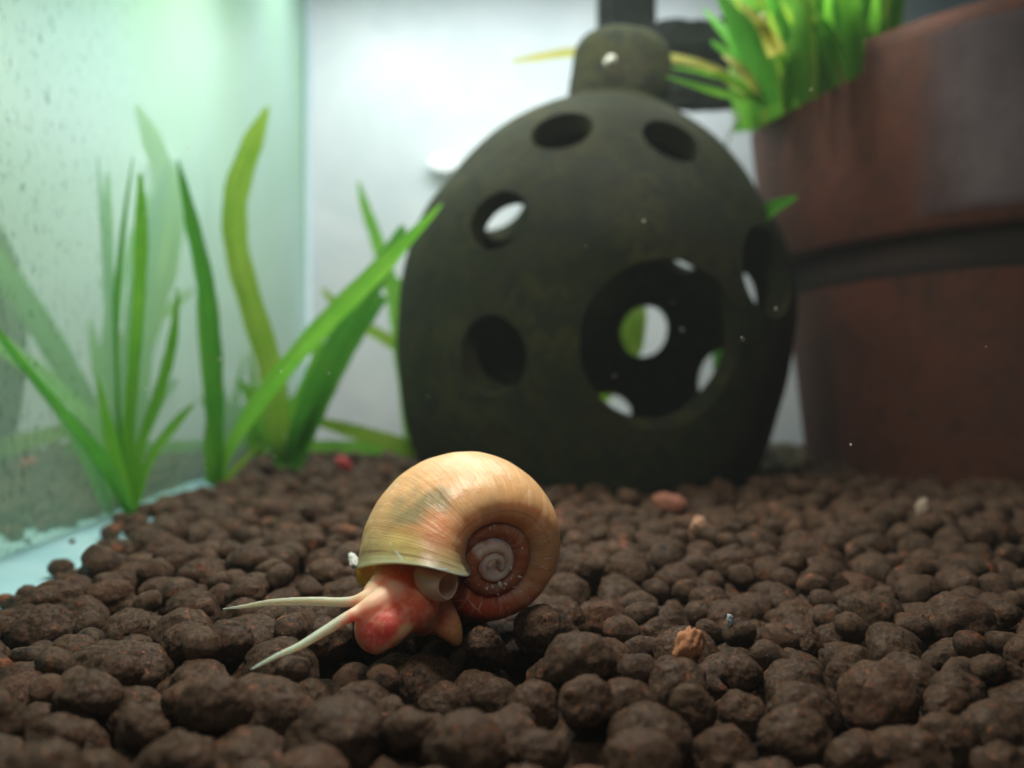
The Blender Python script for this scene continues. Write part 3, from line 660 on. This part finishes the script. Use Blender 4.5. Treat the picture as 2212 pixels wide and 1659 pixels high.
leaf(B, [(628, 1010, YB), (660, 900, YB - .2), (715, 770, YB - .4), (775, 660, YB - .5), (835, 560, YB - .6), (872, 488, YB - .6)], [40, 50, 54, 56, 44, 14], MD)
leaf(B, [(622, 1010, YB), (640, 900, YB + .3), (675, 800, YB + .4), (700, 690, YB + .5)], [36, 44, 30, 4], ML)
leaf(B, [(612, 1005, YB), (580, 930, YB + .2), (545, 860, YB + .3), (515, 820, YB + .4)], [30, 36, 30, 5], ML)
leaf(B, [(615, 1005, YB), (612, 920, YB + .4), (606, 850, YB + .6)], [40, 50, 6], MD)
leaf(B, [(640, 1000, YB), (690, 880, YB - .2), (760, 740, YB + .2), (830, 640, YB + .5)], [30, 34, 34, 20], MD)
C_ = empty('grass_plant', P(860, 960, 25)); tag(C_, 'thin pale plant half hidden behind the ball\'s left edge', 'plant', 'ribbon-leaved plants in the soil')
YC_ = 26.5
leaf(C_, [(890, 960, YC_), (870, 780, YC_), (850, 640, YC_), (815, 520, YC_), (790, 450, YC_), (774, 392, YC_)], [30, 34, 32, 28, 22, 4], ML)
leaf(C_, [(900, 780, YC_), (840, 735, YC_), (780, 700, YC_), (720, 650, YC_), (695, 622, YC_)], [30, 28, 24, 20, 4], MY)
leaf(C_, [(885, 620, YC_), (850, 605, YC_), (820, 560, YC_)], [24, 20, 4], ML)
leaf(C_, [(900, 972, 21.5), (820, 948, 21.5), (740, 925, 21.6), (665, 905, 21.8)], [40, 36, 30, 12], MY)
leaf(C_, [(900, 968, 25), (780, 966, 25), (660, 962, 25.4), (540, 955, 25.8)], [30, 28, 24, 8], ML)
leaf(C_, [(1180, 1010, YC_), (1250, 900, YC_), (1330, 800, YC_), (1366, 720, YC_), (1370, 600, YC_ + 1)], [60, 60, 60, 58, 40], MY)
D = empty('grass_plant', P(1640, 600, 19.5)); D.location = P(1660, 1010, 23); tag(D, 'plant with one short green tip showing between the ball and the pot', 'plant', 'ribbon-leaved plants in the soil')
leaf(D, [(1600, 1000, 25.6), (1560, 800, 27), (1560, 620, 27), (1610, 500, 24), (1655, 458, 18.6), (1722, 425, 15.4)], [30, 40, 40, 40, 42, 6], MD)
J = empty('grass_plant', P(290, 1090, 16)); tag(J, 'thin green blades imitating a plant reflection, at the soil edge against the left glass', 'plant', 'ribbon-leaved plants in the soil')  # blades modelled to stand in for a reflection in the left glass
for pts_, w_, m_ in (([(284, 1110, 16), (262, 980, 15.9), (250, 820, 15.8), (252, 640, 15.7), (268, 480, 15.7), (287, 338, 15.8)], [16, 18, 17, 15, 11, 2], MD),
    ([(286, 1110, 16), (278, 960, 16.1), (288, 800, 16.2), (300, 640, 16.2), (305, 500, 16.2), (303, 375, 16.2)], [18, 26, 26, 28, 30, 8], ML),
    ([(282, 1110, 16), (225, 1000, 15), (120, 880, 13.6), (0, 730, 12), (-90, 600, 11)], [22, 38, 46, 44, 10], MD),
    ([(282, 1110, 16), (240, 960, 15.4), (190, 800, 15), (150, 660, 14.6), (100, 600, 14)], [20, 34, 38, 30, 6], ML),
    ([(290, 1110, 16), (300, 980, 16.4), (340, 860, 16.8), (372, 740, 17), (385, 620, 17.2)], [18, 26, 30, 26, 4], ML),
    ([(290, 1110, 16), (320, 1000, 16.4), (375, 920, 16.8), (420, 870, 17)], [16, 24, 24, 4], ML)):
    leaf(J, pts_, w_, m_)
# far left plants seen mostly as reflections
G = empty('grass_plant', P(560, 1010, 24)); tag(G, 'small spreading green plant far back by the left corner', 'plant', 'ribbon-leaved plants in the soil')
for (x, y, w) in ((500, 820, 26), (540, 760, 22), (600, 780, 24), (640, 850, 26), (480, 900, 28)):
    leaf(G, [(562, 985, 25), (562 + (x - 562) * .35, 985 + (y - 985) * .5, 25), (x, y, 25.2)], [20, w, 3], ML)
# plant in the pot
H = empty('potted_plant', (POTX - 4, 21, 8.6)); tag(H, 'bright green grassy plant growing out of the terracotta pot rim', 'plant')
rl = random.Random(5)
for i in range(120):
    u0 = rl.uniform(1650, 1910); v0 = 250 - (u0 - 1640) * .5 ; Y0 = rl.uniform(19.5, 22.5)
    du = rl.uniform(-110, 45) - (40 if i % 3 == 0 else 0); dv_ = rl.uniform(120, 320)
    w = rl.uniform(14, 40); mt = (ML, ML, MD, MY)[i % 4]
    leaf(H, [(u0, v0 + 20, Y0), (u0 + du * .3, v0 - dv_ * .45, Y0 - .3), (u0 + du, v0 - dv_, Y0 - rl.uniform(0, 1.5))], [w * .7, w, 6], mt, n=12)
for i in range(70):
    u0 = rl.uniform(1610, 1930); v0 = 240 - (u0 - 1640) * .5; Y0 = rl.uniform(22, 25)
    du = rl.uniform(-70, 25); w = rl.uniform(34, 62)
    leaf(H, [(u0, v0 + 30, Y0), (u0 + du * .3, v0 - 110, Y0), (u0 + du, v0 - rl.uniform(200, 330), Y0)], [w * .8, w, 8], (MD, ML, ML, MY)[i % 4], n=10)
for (a, b_, c_, w, mt) in (((1640, 215), (1560, 165), (1450, 145), 18, ML), ((1640, 215), (1540, 150), (1490, 128), 20, MT), ((1650, 210), (1600, 150), (1560, 118), 26, MT), ((1655, 225), (1540, 195), (1440, 165), 18, ML), ((1690, 110), (1640, 50), (1590, 0), 26, MT), ((1670, 120), (1650, 60), (1648, 25), 34, MT), ((1660, 230), (1610, 80), (1545, -20), 60, MD)):
    leaf(H, [(*a, 18.6), (*b_, 18.4), (*c_, 18.6)], [w * .8, w, 3], mt, n=14)
leaf(H, [(1640, 205, 22), (1520, 140, 24), (1380, 115, 24.5), (1250, 112, 24.5), (1170, 122, 24.5), (1102, 134, 24.4)], [14, 16, 18, 20, 18, 5], MT, n=24)
for (u0, u1, v1_, w) in () and ((2010, 2000, 0, 60), (1960, 1990, -20, 50), (2060, 2090, -10, 60)):
    leaf(H, [(u0, 60, 20), (u0 + 10, 20, 20), (u1, v1_ - 60, 20)], [w, w, w * .6], MD, n=10)

# ---------------------------------------------------------------- sponge filter behind the ball
SF = empty('sponge_filter', P(1350, 150, 27.5)); tag(SF, 'dark sponge filter with an upright pipe against the white back wall', 'filter')
ms = m_simple('dark_filter_sponge', (.022, .032, .032), (.05, .062, .058), 3, .9, .9, .08)
def rbox(u0, u1, va, vb, Y, dY, rough, name, n=26):
    p0 = P(u0, vb, Y); p1 = P(u1, va, Y); b = bmesh.new(); bmesh.ops.create_cube(b, size=1)
    bmesh.ops.bevel(b, geom=b.edges[:], offset=.14, segments=2, affect='EDGES')
    bmesh.ops.subdivide_edges(b, edges=b.edges[:], cuts=10 if rough else 3, use_grid_fill=True)
    for v_ in b.verts:
        q = Vector(((p0.x + p1.x) / 2 + v_.co.x * (p1.x - p0.x), Y + v_.co.y * dY, (p0.z + p1.z) / 2 + v_.co.z * (p1.z - p0.z)))
        if rough: q += Vector((noise.noise(q * 5), noise.noise(q * 5 + Vector((9, 0, 0))), noise.noise(q * 5 + Vector((0, 9, 0))))) * rough
        v_.co = q
    m = bpy.data.meshes.new(name); b.to_mesh(m); b.free(); m.polygons.foreach_set('use_smooth', [True] * len(m.polygons)); return child(name, m, ms, SF)
rbox(1292, 1412, -160, 250, 27.5, 1.4, .06, 'pipe')
rbox(1380, 1640, 58, 128, 27.3, 1.6, .12, 'sponge')
rbox(1400, 1660, 122, 230, 27.8, 1.4, .12, 'sponge')
# air hose beside the pot
v, f = tube(spline([P(1660, 170, 24), P(1625, 215, 24), P(1590, 260, 24), P(1565, 320, 24), P(1545, 420, 24), P(1540, 560, 24)], 30), [.06] * 30, 10)
th = NT('clear_hose'); hb = th.bsdf((.55, .6, .6), .1, Transmission_Weight=.6); tag(link('air_hose', mesh('air_hose', v, f), th.done(hb.outputs[0])), 'thin clear air hose curving down between the ball and the pot', 'hose')
# disc added to imitate a lamp reflection on the back wall
v, f = shellmesh('s', dens([(.01, 0), (.25, .02), (.45, .1), (.5, .2), (.3, .25), (.01, .27)], 2), 32, 0, 0)
me = mesh('reflection_disc', v, f); o = link('reflection_disc', me, m_simple('white_reflection', (.9, .93, .93), (.97, .98, .98), 3, .2)); o.location = P(958, 356, 33.8); o.rotation_euler = (math.radians(76), 0, 0); o.scale = (1.2, .85, .8)
tag(o, 'small white oval disc imitating a lamp reflection on the back wall left of the ball', 'lamp reflection')
# specks drifting in the water
v = []; f = []
for i in range(34):
    Y = rng.uniform(8, 19); p = P(rng.uniform(0, 2212), rng.uniform(0, 1050), Y); r = .0012 * Y * rng.uniform(.4, 1.2)
    if p.x < GX(Y) + .3: continue
    o_ = len(v); v += [p + Vector(d) * r for d in ((1, 0, 0), (-1, 0, 0), (0, 1, 0), (0, -1, 0), (0, 0, 1.3), (0, 0, -1.3))]
    f += [tuple(o_ + k for k in q) for q in ((0, 2, 4), (2, 1, 4), (1, 3, 4), (3, 0, 4), (2, 0, 5), (1, 2, 5), (3, 1, 5), (0, 3, 5))]
tag(link('water_specks', mesh('water_specks', v, f), m_simple('pale_debris', (.6, .6, .5), (.8, .8, .7), 5)), 'tiny pale debris specks drifting in the water', 'debris', kind='stuff')
# ---------------------------------------------------------------- slightly milky water
v, f = box(-30, 36, -3, 40, -2.4, 26)
hz_ = bpy.data.materials.new('milky_water'); hz_.use_nodes = True; hz_.node_tree.nodes.clear()
ho = hz_.node_tree.nodes.new('ShaderNodeOutputMaterial'); hv = hz_.node_tree.nodes.new('ShaderNodeVolumePrincipled')
hv.inputs['Color'].default_value = (.82, .95, .93, 1); hv.inputs['Density'].default_value = .0012
hz_.node_tree.links.new(hv.outputs[0], ho.inputs['Volume'])
tag(link('haze', mesh('haze', v, f, False), hz_), kind='stuff')
